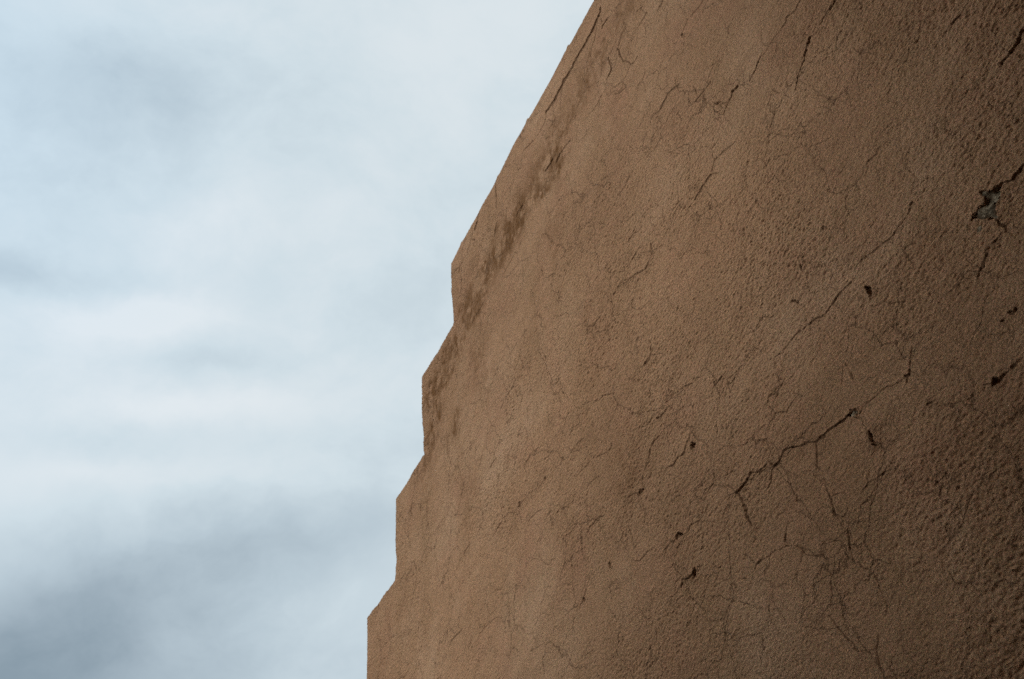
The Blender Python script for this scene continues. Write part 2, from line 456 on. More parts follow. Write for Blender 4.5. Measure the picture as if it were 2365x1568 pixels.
(3.7,0.4,[1346,3331,1347,3292,1354,3270]),
(3.7,0.4,[1035,2451,1050,2445,1065,2436]),
(3.7,0.4,[2335,1736,2365,1729,2392,1730,2423,1741,2440,1729,2458,1717]),
(3.7,0.4,[2215,2001,2252,2006,2278,2002]),
(4.9,0.3,[2604,3891,2619,3805,2604,3718]),
(4.2,0.35,[2475,3119,2519,3130,2557,3143]),
(4.9,0.3,[2583,2303,2580,2269,2593,2260]),
(2.9,0.5,[1034,2466,1044,2478,1063,2490,1084,2506]),
(2.9,0.5,[893,1218,882,1216,871,1214]),
(2.9,0.5,[1125,1753,1129,1741]),
(2.9,0.5,[1567,1430,1568,1419]),
(3.6,0.4,[1790,2362,1796,2336,1794,2309]),
(3.6,0.4,[2636,2042,2659,2040,2693,2041]),
(2.4,0.6,[1263,917,1262,902,1261,892]),
(2.8,0.5,[955,1172,968,1175]),
(2.8,0.5,[1037,1001,1038,992]),
(2.8,0.5,[1830,2442,1801,2418]),
(3.1,0.45,[1109,1773,1119,1770,1124,1764]),
(2.3,0.6,[997,1481,988,1472,972,1464,963,1462,954,1449,941,1438,933,1435,930,1428,918,1421]),
(2.3,0.6,[1288,994,1286,983,1281,975,1272,970]),
(2.3,0.6,[1306,1259,1293,1237]),
(3.9,0.35,[2299,2292,2295,2267]),
(3.4,0.4,[1441,3460,1442,3416,1444,3402]),
(3.4,0.4,[2203,1900,2232,1898,2272,1902,2301,1902]),
(2.7,0.5,[1337,2902,1355,2906,1374,2918,1377,2943,1386,2972]),
(2.7,0.5,[695,1995,693,1986]),
(2.7,0.5,[905,1182,898,1180]),
(2.7,0.5,[1097,1075,1096,1071]),
(3.3,0.4,[2958,1718,2998,1734,3074,1738,3130,1736]),
(3.3,0.4,[1368,3500,1371,3439]),
(3.3,0.4,[991,2334,1011,2321,1016,2316,1029,2307]),
(2.2,0.6,[1279,956,1270,956,1261,956]),
(3.3,0.4,[1652,1775,1670,1741,1693,1734,1719,1740,1752,1746]),
(3.3,0.4,[1822,1609,1835,1602]),
(4.4,0.3,[2476,2369,2478,2338]),
(2.2,0.6,[766,1697,763,1684,760,1672,763,1667]),
(2.9,0.45,[1366,1455,1375,1439,1381,1432]),
(2.6,0.5,[1336,2896,1356,2901,1372,2916,1382,2964]),
(2.6,0.5,[1793,1269,1772,1260]),
(3.7,0.35,[1483,2725,1535,2737]),
(3.2,0.4,[1452,3090,1441,3061,1451,3021]),
(3.2,0.4,[1774,1777,1731,1784,1700,1789]),
(3.2,0.4,[1329,1872,1343,1852,1356,1825,1374,1815,1395,1807]),
(2.3,0.55,[1380,1495,1375,1481,1367,1464,1366,1455]),
(2.1,0.6,[1294,1088,1287,1069,1289,1056]),
(2.1,0.6,[1419,1087,1401,1075,1373,1060,1364,1047]),
(3.6,0.35,[1932,1673,1958,1653,1960,1636]),
(3.6,0.35,[2110,1497,2093,1513,2085,1526]),
(3.6,0.35,[2011,2304,2011,2291]),
(2.5,0.5,[1717,1440,1712,1428,1706,1416]),
(2.5,0.5,[1340,1234,1340,1229]),
(2.5,0.5,[1292,2335,1280,2326,1271,2310]),
(2.5,0.5,[904,1596,918,1596,931,1598,945,1603,961,1605,971,1611]),
(3.1,0.4,[2176,1816,2214,1823,2243,1830,2263,1825]),
(3.1,0.4,[2341,1828,2377,1833,2415,1839]),
(3.1,0.4,[2195,1679,2224,1683,2247,1678,2265,1679]),
(4.1,0.3,[1276,2681,1303,2685,1315,2674]),
(3.5,0.35,[2098,1733,2127,1722]),
(3.0,0.4,[1050,1832,1046,1822]),
(2.4,0.5,[1203,3012,1193,2987]),
(2.4,0.5,[951,1446,960,1428]),
(2.4,0.5,[1353,1871,1333,1853]),
(2.4,0.5,[768,1656,762,1653,756,1651]),
(3.4,0.35,[1538,3183,1543,3141]),
(2.6,0.45,[1191,2936,1182,2911,1184,2894]),
(2.9,0.4,[2060,1502,2055,1482]),
(2.9,0.4,[2639,1464,2691,1471,2739,1480]),
(2.9,0.4,[2165,1680,2172,1670,2210,1684,2236,1686]),
(2.1,0.55,[1471,1141,1492,1144,1511,1152,1530,1151,1550,1154]),
(2.3,0.5,[664,1675,675,1668,680,1658,695,1655,706,1648]),
(2.3,0.5,[1293,1208,1293,1192]),
(2.3,0.5,[1293,1208,1292,1195]),
(2.8,0.4,[2074,2425,2105,2440,2127,2454]),
(3.2,0.35,[3468,3020,3381,2968]),
(3.2,0.35,[1532,2457,1545,2428,1544,2412]),
(2.8,0.4,[2066,1560,2060,1543,2056,1514]),
(2.0,0.55,[764,1697,762,1680,760,1665,772,1654]),
(2.2,0.5,[1120,1398,1119,1380]),
(2.2,0.5,[757,1116,777,1114]),
(2.2,0.5,[1262,891,1261,880,1268,871]),
(2.2,0.5,[1406,1326,1399,1312]),
(3.1,0.35,[3407,3012,3357,2979,3309,2949]),
(3.1,0.35,[2600,1620,2593,1631,2577,1635,2555,1625]),
(3.1,0.35,[2079,1363,2095,1359,2103,1347]),
(1.8,0.6,[662,1366,668,1370]),
(2.7,0.4,[1166,3169,1164,3142,1159,3115,1164,3092]),
(2.7,0.4,[1354,2865,1355,2895]),
(2.4,0.45,[1406,1449,1439,1450,1458,1452,1472,1447,1500,1454]),
(2.7,0.4,[1134,1910,1133,1892,1142,1879,1161,1865]),
(2.7,0.4,[1821,1006,1832,988]),
(2.7,0.4,[2086,1861,2106,1865]),
(2.1,0.5,[672,1674,674,1665,681,1657,692,1657,706,1650]),
(2.1,0.5,[692,1366,702,1366,712,1367]),
(2.1,0.5,[479,1703,487,1693]),
(2.1,0.5,[1296,1022,1300,1006]),
(2.1,0.5,[1284,1071,1304,1069,1328,1069]),
(3.0,0.35,[2839,3437,2878,3486,2922,3512]),
(2.6,0.4,[1271,1989,1288,1983,1292,1964,1283,1945,1282,1924]),
(2.6,0.4,[1695,1158,1702,1137]),
(2.3,0.45,[1374,1497,1406,1500,1434,1501,1464,1511,1479,1524]),
(2.3,0.45,[979,1611,989,1607,995,1608]),
(1.7,0.6,[746,1340,755,1349,766,1362]),
(2.9,0.35,[1788,1729,1827,1724]),
(2.0,0.5,[983,2344,974,2321,966,2303]),
(2.0,0.5,[575,1721,587,1723,595,1727,606,1739]),
(2.0,0.5,[1296,1111,1293,1091]),
(2.0,0.5,[1331,782,1329,770]),
(2.0,0.5,[1556,1248,1542,1232]),
(2.5,0.4,[1429,1099,1435,1090,1441,1083]),
(2.5,0.4,[1309,1589,1318,1568]),
(2.5,0.4,[2668,1787,2643,1781,2620,1769]),
(2.0,0.5,[1713,1184,1703,1181,1695,1171,1689,1159,1669,1151]),
(2.0,0.5,[1628,1145,1644,1151]),
(2.2,0.45,[919,2585,929,2564,937,2541,939,2516,933,2500,925,2486]),
(2.2,0.45,[1178,1586,1200,1589,1210,1591]),
(2.2,0.45,[1379,1430,1378,1409,1375,1399]),
(2.2,0.45,[1461,1298,1478,1295]),
(2.8,0.35,[1282,2088,1295,2065]),
(2.4,0.4,[1439,1665,1468,1669,1494,1674,1498,1673]),
(2.4,0.4,[1264,1463,1274,1447]),
(2.4,0.4,[1239,1984,1237,1980]),
(2.4,0.4,[1718,1207,1735,1202,1749,1195]),
(1.9,0.5,[900,2265,890,2247,880,2219,882,2209]),
(1.9,0.5,[1311,1319,1334,1329]),
(1.9,0.5,[1184,1125,1164,1121,1145,1119]),
(1.9,0.5,[1291,1160,1276,1156,1259,1150]),
(2.3,0.4,[1299,2820,1277,2791]),
(2.3,0.4,[842,1822,845,1807,860,1799]),
(2.3,0.4,[1971,1426,1994,1433]),
(2.3,0.4,[773,1819,788,1819,800,1824,805,1818]),
(2.6,0.35,[1915,2425,1916,2390,1904,2364,1894,2333]),
(1.8,0.5,[1289,1459,1274,1442,1265,1429]),
(1.8,0.5,[1376,1062,1361,1045]),
(2.0,0.45,[1739,1250,1723,1231,1715,1222]),
(2.2,0.4,[464,1898,473,1900]),
(2.2,0.4,[769,1816,791,1819]),
(2.2,0.4,[1664,1808,1658,1787]),
(2.2,0.4,[2604,1771,2594,1750,2579,1728,2554,1705,2540,1704,2528,1710,2505,1703]),
(2.2,0.4,[2356,1303,2397,1308,2424,1314]),
(2.5,0.35,[1401,3312,1372,3281,1357,3250,1377,3231,1391,3228]),
(2.5,0.35,[1458,2978,1448,2934,1450,2907]),
(2.5,0.35,[1218,1823,1234,1817,1257,1823]),
(2.9,0.3,[2000,2569,1971,2555]),
(1.7,0.5,[1290,1162,1271,1155,1253,1145]),
(2.1,0.4,[1937,1197,1947,1204]),
(2.4,0.35,[3085,2057,3050,2020,3026,2025]),
(2.8,0.3,[769,2337,794,2340]),
(2.4,0.35,[2287,1807,2315,1807,2343,1823]),
(2.3,0.35,[1691,2307,1677,2282,1681,2269]),
(1.6,0.5,[1367,833,1351,828,1329,820]),
(2.0,0.4,[1835,1320,1823,1301]),
(2.0,0.4,[770,1656,780,1645,786,1635]),
(1.6,0.45,[733,1628,722,1609]),
(1.8,0.4,[1017,1812,1018,1800]),
(2.0,0.35,[715,1731,733,1719,742,1710]),
(2.0,0.35,[1703,2759,1682,2729]),
(2.0,0.35,[1548,2475,1560,2505,1574,2506,1588,2518]),
(2.3,0.3,[2271,1795,2297,1815,2335,1816]),
(1.7,0.4,[820,2396,814,2374,808,2354]),
(1.7,0.4,[1326,818,1317,827]),
(1.7,0.4,[1900,1684,1878,1665]),
(1.6,0.4,[1159,1586,1136,1564]),
(1.6,0.4,[1084,1576,1079,1552,1074,1542]),
(1.6,0.4,[987,1560,987,1536]),
(1.6,0.4,[1309,1262,1300,1247]),
(1.6,0.4,[749,1342,760,1355]),
(1.6,0.4,[1318,1237,1314,1228]),
(1.6,0.4,[1297,1072,1311,1069,1326,1067,1346,1076,1362,1081]),
(1.6,0.4,[1112,1749,1085,1720]),
(1.5,0.4,[657,1487,657,1499]),
(1.5,0.4,[744,1641,734,1627,724,1618]),
(1.5,0.4,[888,2342,872,2306]),
(1.5,0.4,[1230,1123,1220,1120]),
(2.0,0.3,[667,1674,678,1662,691,1657,706,1651]),
(1.4,0.4,[978,1407,973,1395]),
(1.6,0.35,[1661,1483,1636,1461,1628,1435]),
(1.4,0.4,[794,1615,788,1601]),
(1.3,0.4,[638,1446,636,1431,638,1428]),
(1.1,0.4,[660,1364,652,1352]),
(1.4,0.3,[737,1633,721,1610]),
]
PATCHES = [[658,1487,652,1485,642,1471,633,1464,620,1463,612,1460,618,1454,626,1450,631,1441,638,1436,645,1436,653,1424,656,1412,657,1404,663,1409,678,1427,692,1445,702,1450,691,1455,676,1458,664,1456,657,1462,655,1472],[1164,1299,1154,1297,1145,1288,1153,1286,1163,1290,1168,1296],[1839,1396,1825,1390,1821,1384,1837,1386],[1697,1601,1687,1598,1678,1587,1688,1583,1699,1593],[987,1535,978,1523,978,1507,985,1504,990,1514],[828,1121,821,1117,814,1113,821,1108,828,1108,834,1115],[1131,1221,1127,1211,1132,1202,1128,1186,1135,1187,1138,1203],[1815,1269,1805,1262,1806,1251,1817,1248,1824,1254,1819,1260]]
STAINS=[[[2091,3430],[2076,3371]],[[2027,3336],[2057,3303]],[[2094,3360],[2121,3372]],[[2167,3308],[2257,3382]],[[2418,3459],[2458,3427],[2494,3378]],[[2520,3374],[2567,3392]],[[2649,3571],[2671,3550]],[[2709,3488],[2706,3452]],[[2599,3317],[2695,3363]],[[2802,3484],[2821,3426]],[[2865,3504],[2861,3467]],[[2819,3380],[2854,3338]],[[2982,3498],[3014,3479]],[[2976,3403],[3078,3445],[3116,3459]],[[3035,3329],[3049,3225]],[[2856,3266],[2967,3266]],[[3074,3322],[3099,3281]],[[2420,3372],[2454,3367]],[[2927,3281],[2924,3246]],[[3314,3397],[3345,3322]],[[3434,3398],[3471,3348]],[[3183,3325],[3223,3179]],[[3295,3208],[3304,3131]],[[3414,3268],[3441,3142]],[[3523,3318],[3547,3211]],[[3036,3271],[3069,3239]],[[3592,3277],[3605,3209]],[[3551,3060],[3537,2932]],[[3416,3077],[3438,3005]],[[3103,3309],[3100,3275]],[[3235,2893],[3254,2795]],[[3356,3220],[3375,3181]]]
FAINT=[[[1975,3493],[2066,3301]],[[2140,3332],[2290,3421]],[[2462,3466],[2669,3386]],[[2859,3459],[3067,3298]],[[2208,3064],[2193,2966]],[[3287,2821],[3303,2682]],[[3114,2434],[3155,2306]],[[2959,3143],[2938,2960]],[[2861,2844],[2856,2739]],[[2011,2464],[1994,2361]],[[2050,1765],[2036,1723]]]
BAND=[[[1300,3560],[1700,3540],[2100,3500],[2500,3440],[2800,3400],[3050,3330],[3200,3240]],[[3250,3240],[3420,3190],[3560,3080]],[[3560,3000],[3620,2700]]]
EAST=[[[2450,3400],[2700,3390],[2950,3350],[3090,3290]],[[3240,3300],[3400,3280],[3560,3200]],[[3560,3050],[3600,2900]]]

rng = np.random.default_rng(11)

def bspline(t):
    return ((1 - t) ** 3 / 6, (3 * t ** 3 - 6 * t ** 2 + 4) / 6, (-3 * t ** 3 + 3 * t ** 2 + 3 * t + 1) / 6, t ** 3 / 6)

def relief(xs, zs, lx, lz):
    """smooth random relief on the product grid xs * zs with grain lx * lz metres, unit variance"""
    def prep(c, l):
        u = (c - c.min()) / l + 1.0
        i = np.floor(u).astype(int); return i, u - i, int(i.max()) + 4
    ix, tx, nx = prep(xs, lx); iz, tz, nz = prep(zs, lz)
    L = rng.standard_normal((nx, nz)).astype(np.float32)
    wz = bspline(tz); wx = bspline(tx)
    A = sum(L[:, iz - 1 + k] * wz[k][None, :].astype(np.float32) for k in range(4))
    B = sum(A[ix - 1 + k, :] * wx[k][:, None].astype(np.float32) for k in range(4))
    return B / 0.48

# ------------------------------------------------------------------ materials
def new_mat(name):
    m = bpy.data.materials.new(name); m.use_nodes = True
    nt = m.node_tree; b = nt.nodes['Principled BSDF']
    b.inputs['Roughness'].default_value = .95
    b.inputs['Specular IOR Level'].default_value = .15
    return m, nt.nodes, nt.links, b

def noise(N, L, vec, scale, detail=3, rough=.5, stretch=None):
    if stretch:
        mp = N.new('ShaderNodeMapping'); mp.inputs['Scale'].default_value = stretch
        L.new(vec, mp.inputs['Vector']); vec = mp.outputs[0]
    n = N.new('ShaderNodeTexNoise'); L.new(vec, n.inputs['Vector'])
    n.inputs['Scale'].default_value = scale; n.inputs['Detail'].default_value = detail; n.inputs['Roughness'].default_value = rough
    return n

def ramp(N, L, fac, *stops):
    r = N.new('ShaderNodeValToRGB'); L.new(fac, r.inputs[0])
    e = r.color_ramp.elements
    while len(e) < len(stops): e.new(.5)
    for k, (p, c) in enumerate(stops): e[k].position = p; e[k].color = (*c, 1)
    return r.outputs[0]

def mixc(N, L, fac, a, b, mode='MIX'):
    m = N.new('ShaderNodeMix'); m.data_type = 'RGBA'; m.blend_type = mode
    for s, v in (('Factor', fac), ('A', a), ('B', b)):
        if hasattr(v, 'links'): L.new(v, m.inputs[s])
        elif s == 'Factor': m.inputs[s].default_value = v
        else: m.inputs[s].default_value = (*v, 1)
    return m.outputs['Result']

def stucco(name, surveyed):
    m, N, L, b = new_mat(name)
    v = N.new('ShaderNodeTexCoord').outputs['Object']
    big = noise(N, L, v, 1.3, 5, .6)
    col = ramp(N, L, big.outputs['Fac'], (.30, (.262, .158, .090)), (.5, (.308, .193, .112)), (.70, (.360, .243, .152)))
    rose = noise(N, L, v, 4.2, 4, .6)
    col = mixc(N, L, ramp(N, L, rose.outputs['Fac'], (.50, (0, 0, 0)), (.72, (.5, .5, .5))), col, (.295, .166, .100))
    drip = noise(N, L, v, 2.4, 5, .62, (2.2, 2.2, .35))
    col = mixc(N, L, ramp(N, L, drip.outputs['Fac'], (.50, (0, 0, 0)), (.75, (.45, .45, .45))), col, (.225, .140, .072))
    # grains of sand of different colour in the render coat
    for sc, amt in ((900, .8), (420, .5), (180, .28)):
        s = noise(N, L, v, sc, 2, .6)
        g = ramp(N, L, s.outputs['Fac'], (.36, (1 - .62 * amt, 1 - .66 * amt, 1 - .66 * amt)), (.5, (1, 1, 1)), (.64, (1 + .50 * amt, 1 + .50 * amt, 1 + .54 * amt)))
        col = mixc(N, L, 1.0, col, g, 'MULTIPLY')
    tint = noise(N, L, v, 420, 1, .5)
    hue = mixc(N, L, 1.0, (1, 1, 1), tint.outputs['Color'], 'MULTIPLY')
    tnt = N.new('ShaderNodeMix'); tnt.data_type = 'RGBA'; tnt.blend_type = 'OVERLAY'; tnt.inputs['Factor'].default_value = .30
    L.new(col, tnt.inputs['A']); L.new(hue, tnt.inputs['B']); col = tnt.outputs['Result']
    if surveyed:
        def att(n):
            a = N.new('ShaderNodeAttribute'); a.attribute_name = n; return a.outputs['Fac']
        st = att('stain')
        sn = noise(N, L, v, 9, 6, .7, (3.0, 3.0, .8))
        mul = N.new('ShaderNodeMath'); mul.operation = 'MULTIPLY'; L.new(st, mul.inputs[0])
        L.new(ramp(N, L, sn.outputs['Fac'], (.30, (.25,) * 3), (.62, (1.25,) * 3)), mul.inputs[1]); mul.use_clamp = True
        col = mixc(N, L, mul.outputs[0], col, (.125, .060, .020))
        col = mixc(N, L, att('crack'), col, (.085, .045, .022))  # dirt, plus the shade of deep cracks painted into the colour
    hair = None
    for sc, wd, lo, hi, am in ((4.2, .0070, .41, .54, .85), (9.5, .013, .43, .57, .75)):
        wob = noise(N, L, v, 14, 4, .65)
        wv = N.new('ShaderNodeMix'); wv.data_type = 'RGBA'; wv.blend_type = 'LINEAR_LIGHT'; wv.inputs['Factor'].default_value = .035
        L.new(v, wv.inputs['A']); L.new(wob.outputs['Color'], wv.inputs['B'])
        vo = N.new('ShaderNodeTexVoronoi'); vo.feature = 'DISTANCE_TO_EDGE'; L.new(wv.outputs['Result'], vo.inputs['Vector']); vo.inputs['Scale'].default_value = sc
        ln = ramp(N, L, vo.outputs['Distance'], (0, (1,) * 3), (wd * 1.6, (0,) * 3))
        pr = noise(N, L, v, 3.1 if sc < 6 else 4.7, 4, .65)
        pm = ramp(N, L, pr.outputs['Fac'], (lo, (0,) * 3), (hi, (am,) * 3))
        one = mixc(N, L, 1.0, ln, pm, 'MULTIPLY')
        hair = one if hair is None else mixc(N, L, 1.0, hair, one, 'ADD')
    col = mixc(N, L, hair, col, (.10, .055, .028))
    L.new(col, b.inputs['Base Color'])
    b1 = noise(N, L, v, 420, 3, .6); b2 = noise(N, L, v, 190, 3, .6, (.8, .8, 1.25))
    bm = N.new('ShaderNodeBump'); bm.inputs['Strength'].default_value = .9; bm.inputs['Distance'].default_value = .0032
    L.new(b2.outputs['Fac'], bm.inputs['Height'])
    bn = N.new('ShaderNodeBump'); bn.inputs['Strength'].default_value = .8; bn.inputs['Distance'].default_value = .0007
    L.new(b1.outputs['Fac'], bn.inputs['Height']); L.new(bm.outputs[0], bn.inputs['Normal'])
    hb = N.new('ShaderNodeBump'); hb.invert = True; hb.inputs['Strength'].default_value = .7; hb.inputs['Distance'].default_value = .002
    L.new(hair, hb.inputs['Height']); L.new(bn.outputs[0], hb.inputs['Normal'])
    L.new(hb.outputs[0], b.inputs['Normal'])
    return m

M_WALL = stucco('weathered brown stucco', True)
M_PLAIN = stucco('brown stucco', False)

M_CONC, N, L, b = new_mat('bare grey concrete')
v = N.new('ShaderNodeTexCoord').outputs['Object']
c1 = noise(N, L, v, 85, 6, .8); c2 = noise(N, L, v, 55, 4, .6)
col = ramp(N, L, c1.outputs['Fac'], (.36, (.030, .024, .016)), (.5, (.155, .130, .090)), (.62, (.46, .40, .30)))
col = mixc(N, L, ramp(N, L, c2.outputs['Fac'], (.45, (0, 0, 0)), (.58, (.8, .8, .8))), col, (.06, .040, .022))
L.new(col, b.inputs['Base Color'])
bm = N.new('ShaderNodeBump'); bm.inputs['Distance'].default_value = .002; L.new(c1.outputs['Fac'], bm.inputs['Height']); L.new(bm.outputs[0], b.inputs['Normal'])

M_DIRT, N, L, b = new_mat('packed earth')
v = N.new('ShaderNodeTexCoord').outputs['Object']
d1 = noise(N, L, v, .35, 6, .6); d2 = noise(N, L, v, 30, 5, .7)
col = ramp(N, L, d1.outputs['Fac'], (.3, (.06, .045, .03)), (.7, (.11, .085, .06)))
col = mixc(N, L, .6, col, ramp(N, L, d2.outputs['Fac'], (.3, (.5, .5, .5)), (.7, (1.3, 1.3, 1.3))), 'MULTIPLY')
L.new(col, b.inputs['Base Color'])
bm = N.new('ShaderNodeBump'); bm.inputs['Distance'].default_value = .02; L.new(d2.outputs['Fac'], bm.inputs['Height']); L.new(bm.outputs[0], b.inputs['Normal'])

M_WOOD, N, L, b = new_mat('weathered wood')
v = N.new('ShaderNodeTexCoord').outputs['Object']
w1 = noise(N, L, v, 14, 5, .6, (8, 1, 8))
L.new(ramp(N, L, w1.outputs['Fac'], (.3, (.09, .055, .035)), (.7, (.20, .135, .09))), b.inputs['Base Color'])

# ------------------------------------------------------------------ helpers
def link(name, verts, faces, mat, parent=None):
    me = bpy.data.meshes.new(name); me.from_pydata(verts, [], faces); me.update()
    me.materials.append(mat)
    o = bpy.data.objects.new(name, me); C.objects.link(o)
    if parent: o.parent = parent
    return o

def thing(name, label, cat, loc=(0, 0, 0)):
    o = bpy.data.objects.new(name, None); C.objects.link(o); o.location = loc
    o['label'] = label; o['category'] = cat
    return o

def box(x0, x1, y0, y1, z0, z1):
    v = [(x, y, z) for x in (x0, x1) for y in (y0, y1) for z in (z0, z1)]
    f = [(0, 1, 3, 2), (4, 6, 7, 5), (0, 4, 5, 1), (2, 3, 7, 6), (0, 2, 6, 4), (1, 5, 7, 3)]
    return v, f

def boxes(*bs):
    V, F = [], []
    for q in bs:
        v, f = box(*q); k = len(V); V += v; F += [tuple(i + k for i in g) for g in f]
    return V, F

# ------------------------------------------------------------------ the stepped wall
# outline: treads (height above the eye) between risers (x)
RISERS = [3.205, 3.652, 4.060, 4.470, 4.885, 5.300]
TREADS = [3.922, 3.471, 2.960, 2.482, 2.000, 1.520]
X0, Z0 = -2.6, -EYE - .1
X1 = RISERS[-1]

def spacing(lo, hi, h, marks=()):
    xs = [lo]; 
    while xs[-1] < hi: xs.append(xs[-1] + h(xs[-1]))
    xs = np.array(xs); xs[-1] = hi
    for mk in marks:
        k = int(np.argmin(abs(xs - mk))); xs[k] = mk
    return xs

def hx(x):
    if x < .15: return min(.05, .0022 + (.15 - x) * .03)
    if x > 4.62: return min(.04, .004 + (x - 4.62) * .05)
    return .0009 + .00085 * max(x, .3)
def hz(z):
    if z < .40: return min(.05, .0022 + (.40 - z) * .03)
    return .00120 + .00022 * z
xs = spacing(X0, X1, hx, RISERS)
zs = spacing(Z0, TREADS[0], hz, TREADS)
nx, nz = len(xs), len(zs)
print('wall grid', nx, nz, nx * nz)
XX, ZZ = np.meshgrid(xs, zs, indexing='ij')

# height of the surface above the wall's plane (towards the viewer)
rough = relief(xs, zs, .55, .45) * .5 + relief(xs, zs, .16, .14) * .35
rough = np.clip(.60 + .48 * rough, .12, 1.8)
near = np.clip(1.10 - .035 * XX - .03 * ZZ, .85, 1.05)          # the lower coat was floated coarser than the parapet
grain = relief(xs, zs, .0056, .0040) * .70 + relief(xs, zs, .0038, .0030) * .45 + relief(xs, zs, .0100, .0072) * .20 + relief(xs, zs, .022, .016) * .12
grain = np.where(grain > 0, grain * .8, grain * 1.15)
H = grain * rough * near * .00115
H += relief(xs, zs, .06, .035) * .0009 + relief(xs, zs, .20, .13) * .0022 + relief(xs, zs, .8, .6) * .004
del grain

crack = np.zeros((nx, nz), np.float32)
groove = np.zeros((nx, nz), np.float32)
lip = np.zeros((nx, nz), np.float32)
jit = np.random.default_rng(5)
edge = relief(xs, zs, .005, .004)
for w, dep, pts in CRACKS:
    w = w / 1000.0 * (.95 if dep < .75 else 1.05)
    P = np.array(pts, float).reshape(-1, 2) / 1000.0
    # subdivide and jitter so that a crack wanders as plaster cracks do
    Q = [P[0]]
    for a, c in zip(P[:-1], P[1:]):
        ln = np.linalg.norm(c - a); k = max(1, int(ln / .018)) if len(P) > 3 else 1
        for i in range(1, k + 1):
            q = a + (c - a) * i / k
            if i < k: q = q + jit.normal(0, min(.0022, ln * .08), 2)
            Q.append(q)
    Q = np.array(Q); n = len(Q)
    seg = np.linalg.norm(np.diff(Q, axis=0), axis=1); s = np.concatenate([[0], np.cumsum(seg)]); s /= max(s[-1], 1e-6)
    taper = 1.0 if n <= 3 else None
    wob = 1 + .28 * np.sin(s * 37 + len(pts)) * (n > 3)
    prof = np.ones(n) if taper else np.clip(np.minimum(s, 1 - s) * 7 + .45, 0, 1) * wob
    for k in range(n - 1):
        a, c = Q[k], Q[k + 1]
        hw = .5 * w * .5 * (prof[k] + prof[k + 1])
        R = hw + .016
        i0, i1 = np.searchsorted(xs, [min(a[0], c[0]) - R, max(a[0], c[0]) + R])
        j0, j1 = np.searchsorted(zs, [min(a[1], c[1]) - R, max(a[1], c[1]) + R])
        if i1 <= i0 or j1 <= j0: continue
        px = XX[i0:i1, j0:j1]; pz = ZZ[i0:i1, j0:j1]
        d = c - a; l2 = max(float(d @ d), 1e-12)
        t = np.clip(((px - a[0]) * d[0] + (pz - a[1]) * d[1]) / l2, 0, 1)
        dx = px - a[0] - t * d[0]; dz = pz - a[1] - t * d[1]
        dist = np.hypot(dx, dz)
        h = .0010 + .0006 * max(a[0], .3)
        dist = dist + edge[i0:i1, j0:j1] * (.0003 + .16 * hw)
        m = np.clip((hw + .62 * h - dist) / (.65 * h + .3 * hw), 0, 1)
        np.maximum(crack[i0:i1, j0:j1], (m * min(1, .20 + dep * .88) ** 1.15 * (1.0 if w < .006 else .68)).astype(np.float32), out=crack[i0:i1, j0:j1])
        np.maximum(groove[i0:i1, j0:j1], (m * dep * min(.0065, .0012 + w * .45)).astype(np.float32), out=groove[i0:i1, j0:j1])
        if w > .0028 and dep > .5:     # the plaster has lifted along the upper left side of the wider cracks
            side = np.where(dx * .5 + dz * .85 > 0, 1.0, .25)
            np.maximum(lip[i0:i1, j0:j1], (np.exp(-np.maximum(dist - hw, 0) / .007) * .0016 * dep * side).astype(np.float32), out=lip[i0:i1, j0:j1])
H += lip; H -= groove

# spalls: holes where the coat has fallen away
recess = np.zeros((nx, nz), np.float32)
POLYS = [np.array(p, float).reshape(-1, 2) / 1000.0 for p in PATCHES]
for kp, P in enumerate(POLYS):
    i0, i1 = np.searchsorted(xs, [P[:, 0].min() - .01, P[:, 0].max() + .01]); j0, j1 = np.searchsorted(zs, [P[:, 1].min() - .01, P[:, 1].max() + .01])
    px = XX[i0:i1, j0:j1]; pz = ZZ[i0:i1, j0:j1]
    ins = np.zeros(px.shape, bool); dist = np.full(px.shape, 9.0)
    for a, c in zip(P, np.roll(P, -1, 0)):
        cond = ((a[1] > pz) != (c[1] > pz))
        with np.errstate(divide='ignore', invalid='ignore'):
            xi = (c[0] - a[0]) * (pz - a[1]) / (c[1] - a[1] + 1e-12) + a[0]
        ins ^= cond & (px < xi)
        d = c - a; t = np.clip(((px - a[0]) * d[0] + (pz - a[1]) * d[1]) / max(float(d @ d), 1e-12), 0, 1)
        dist = np.minimum(dist, np.hypot(px - a[0] - t * d[0], pz - a[1] - t * d[1]))
    dist = np.abs(dist + edge[i0:i1, j0:j1] * (.0016 if kp == 0 else .0006))
    ins = ins & (dist > (.0016 if kp == 0 else 0))
    m = np.where(ins, 1.0, np.clip(1 - dist / .0022, 0, 1) ** 2)
    rim = np.exp(-dist / .012) * ~ins * .0022
    H[i0:i1, j0:j1] += rim
    recess[i0:i1, j0:j1] = np.maximum(recess[i0:i1, j0:j1], m * (.0135 if kp < 3 else .0050))
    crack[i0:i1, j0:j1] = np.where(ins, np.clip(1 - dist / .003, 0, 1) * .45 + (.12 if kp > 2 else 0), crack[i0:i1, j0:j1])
H = H - recess

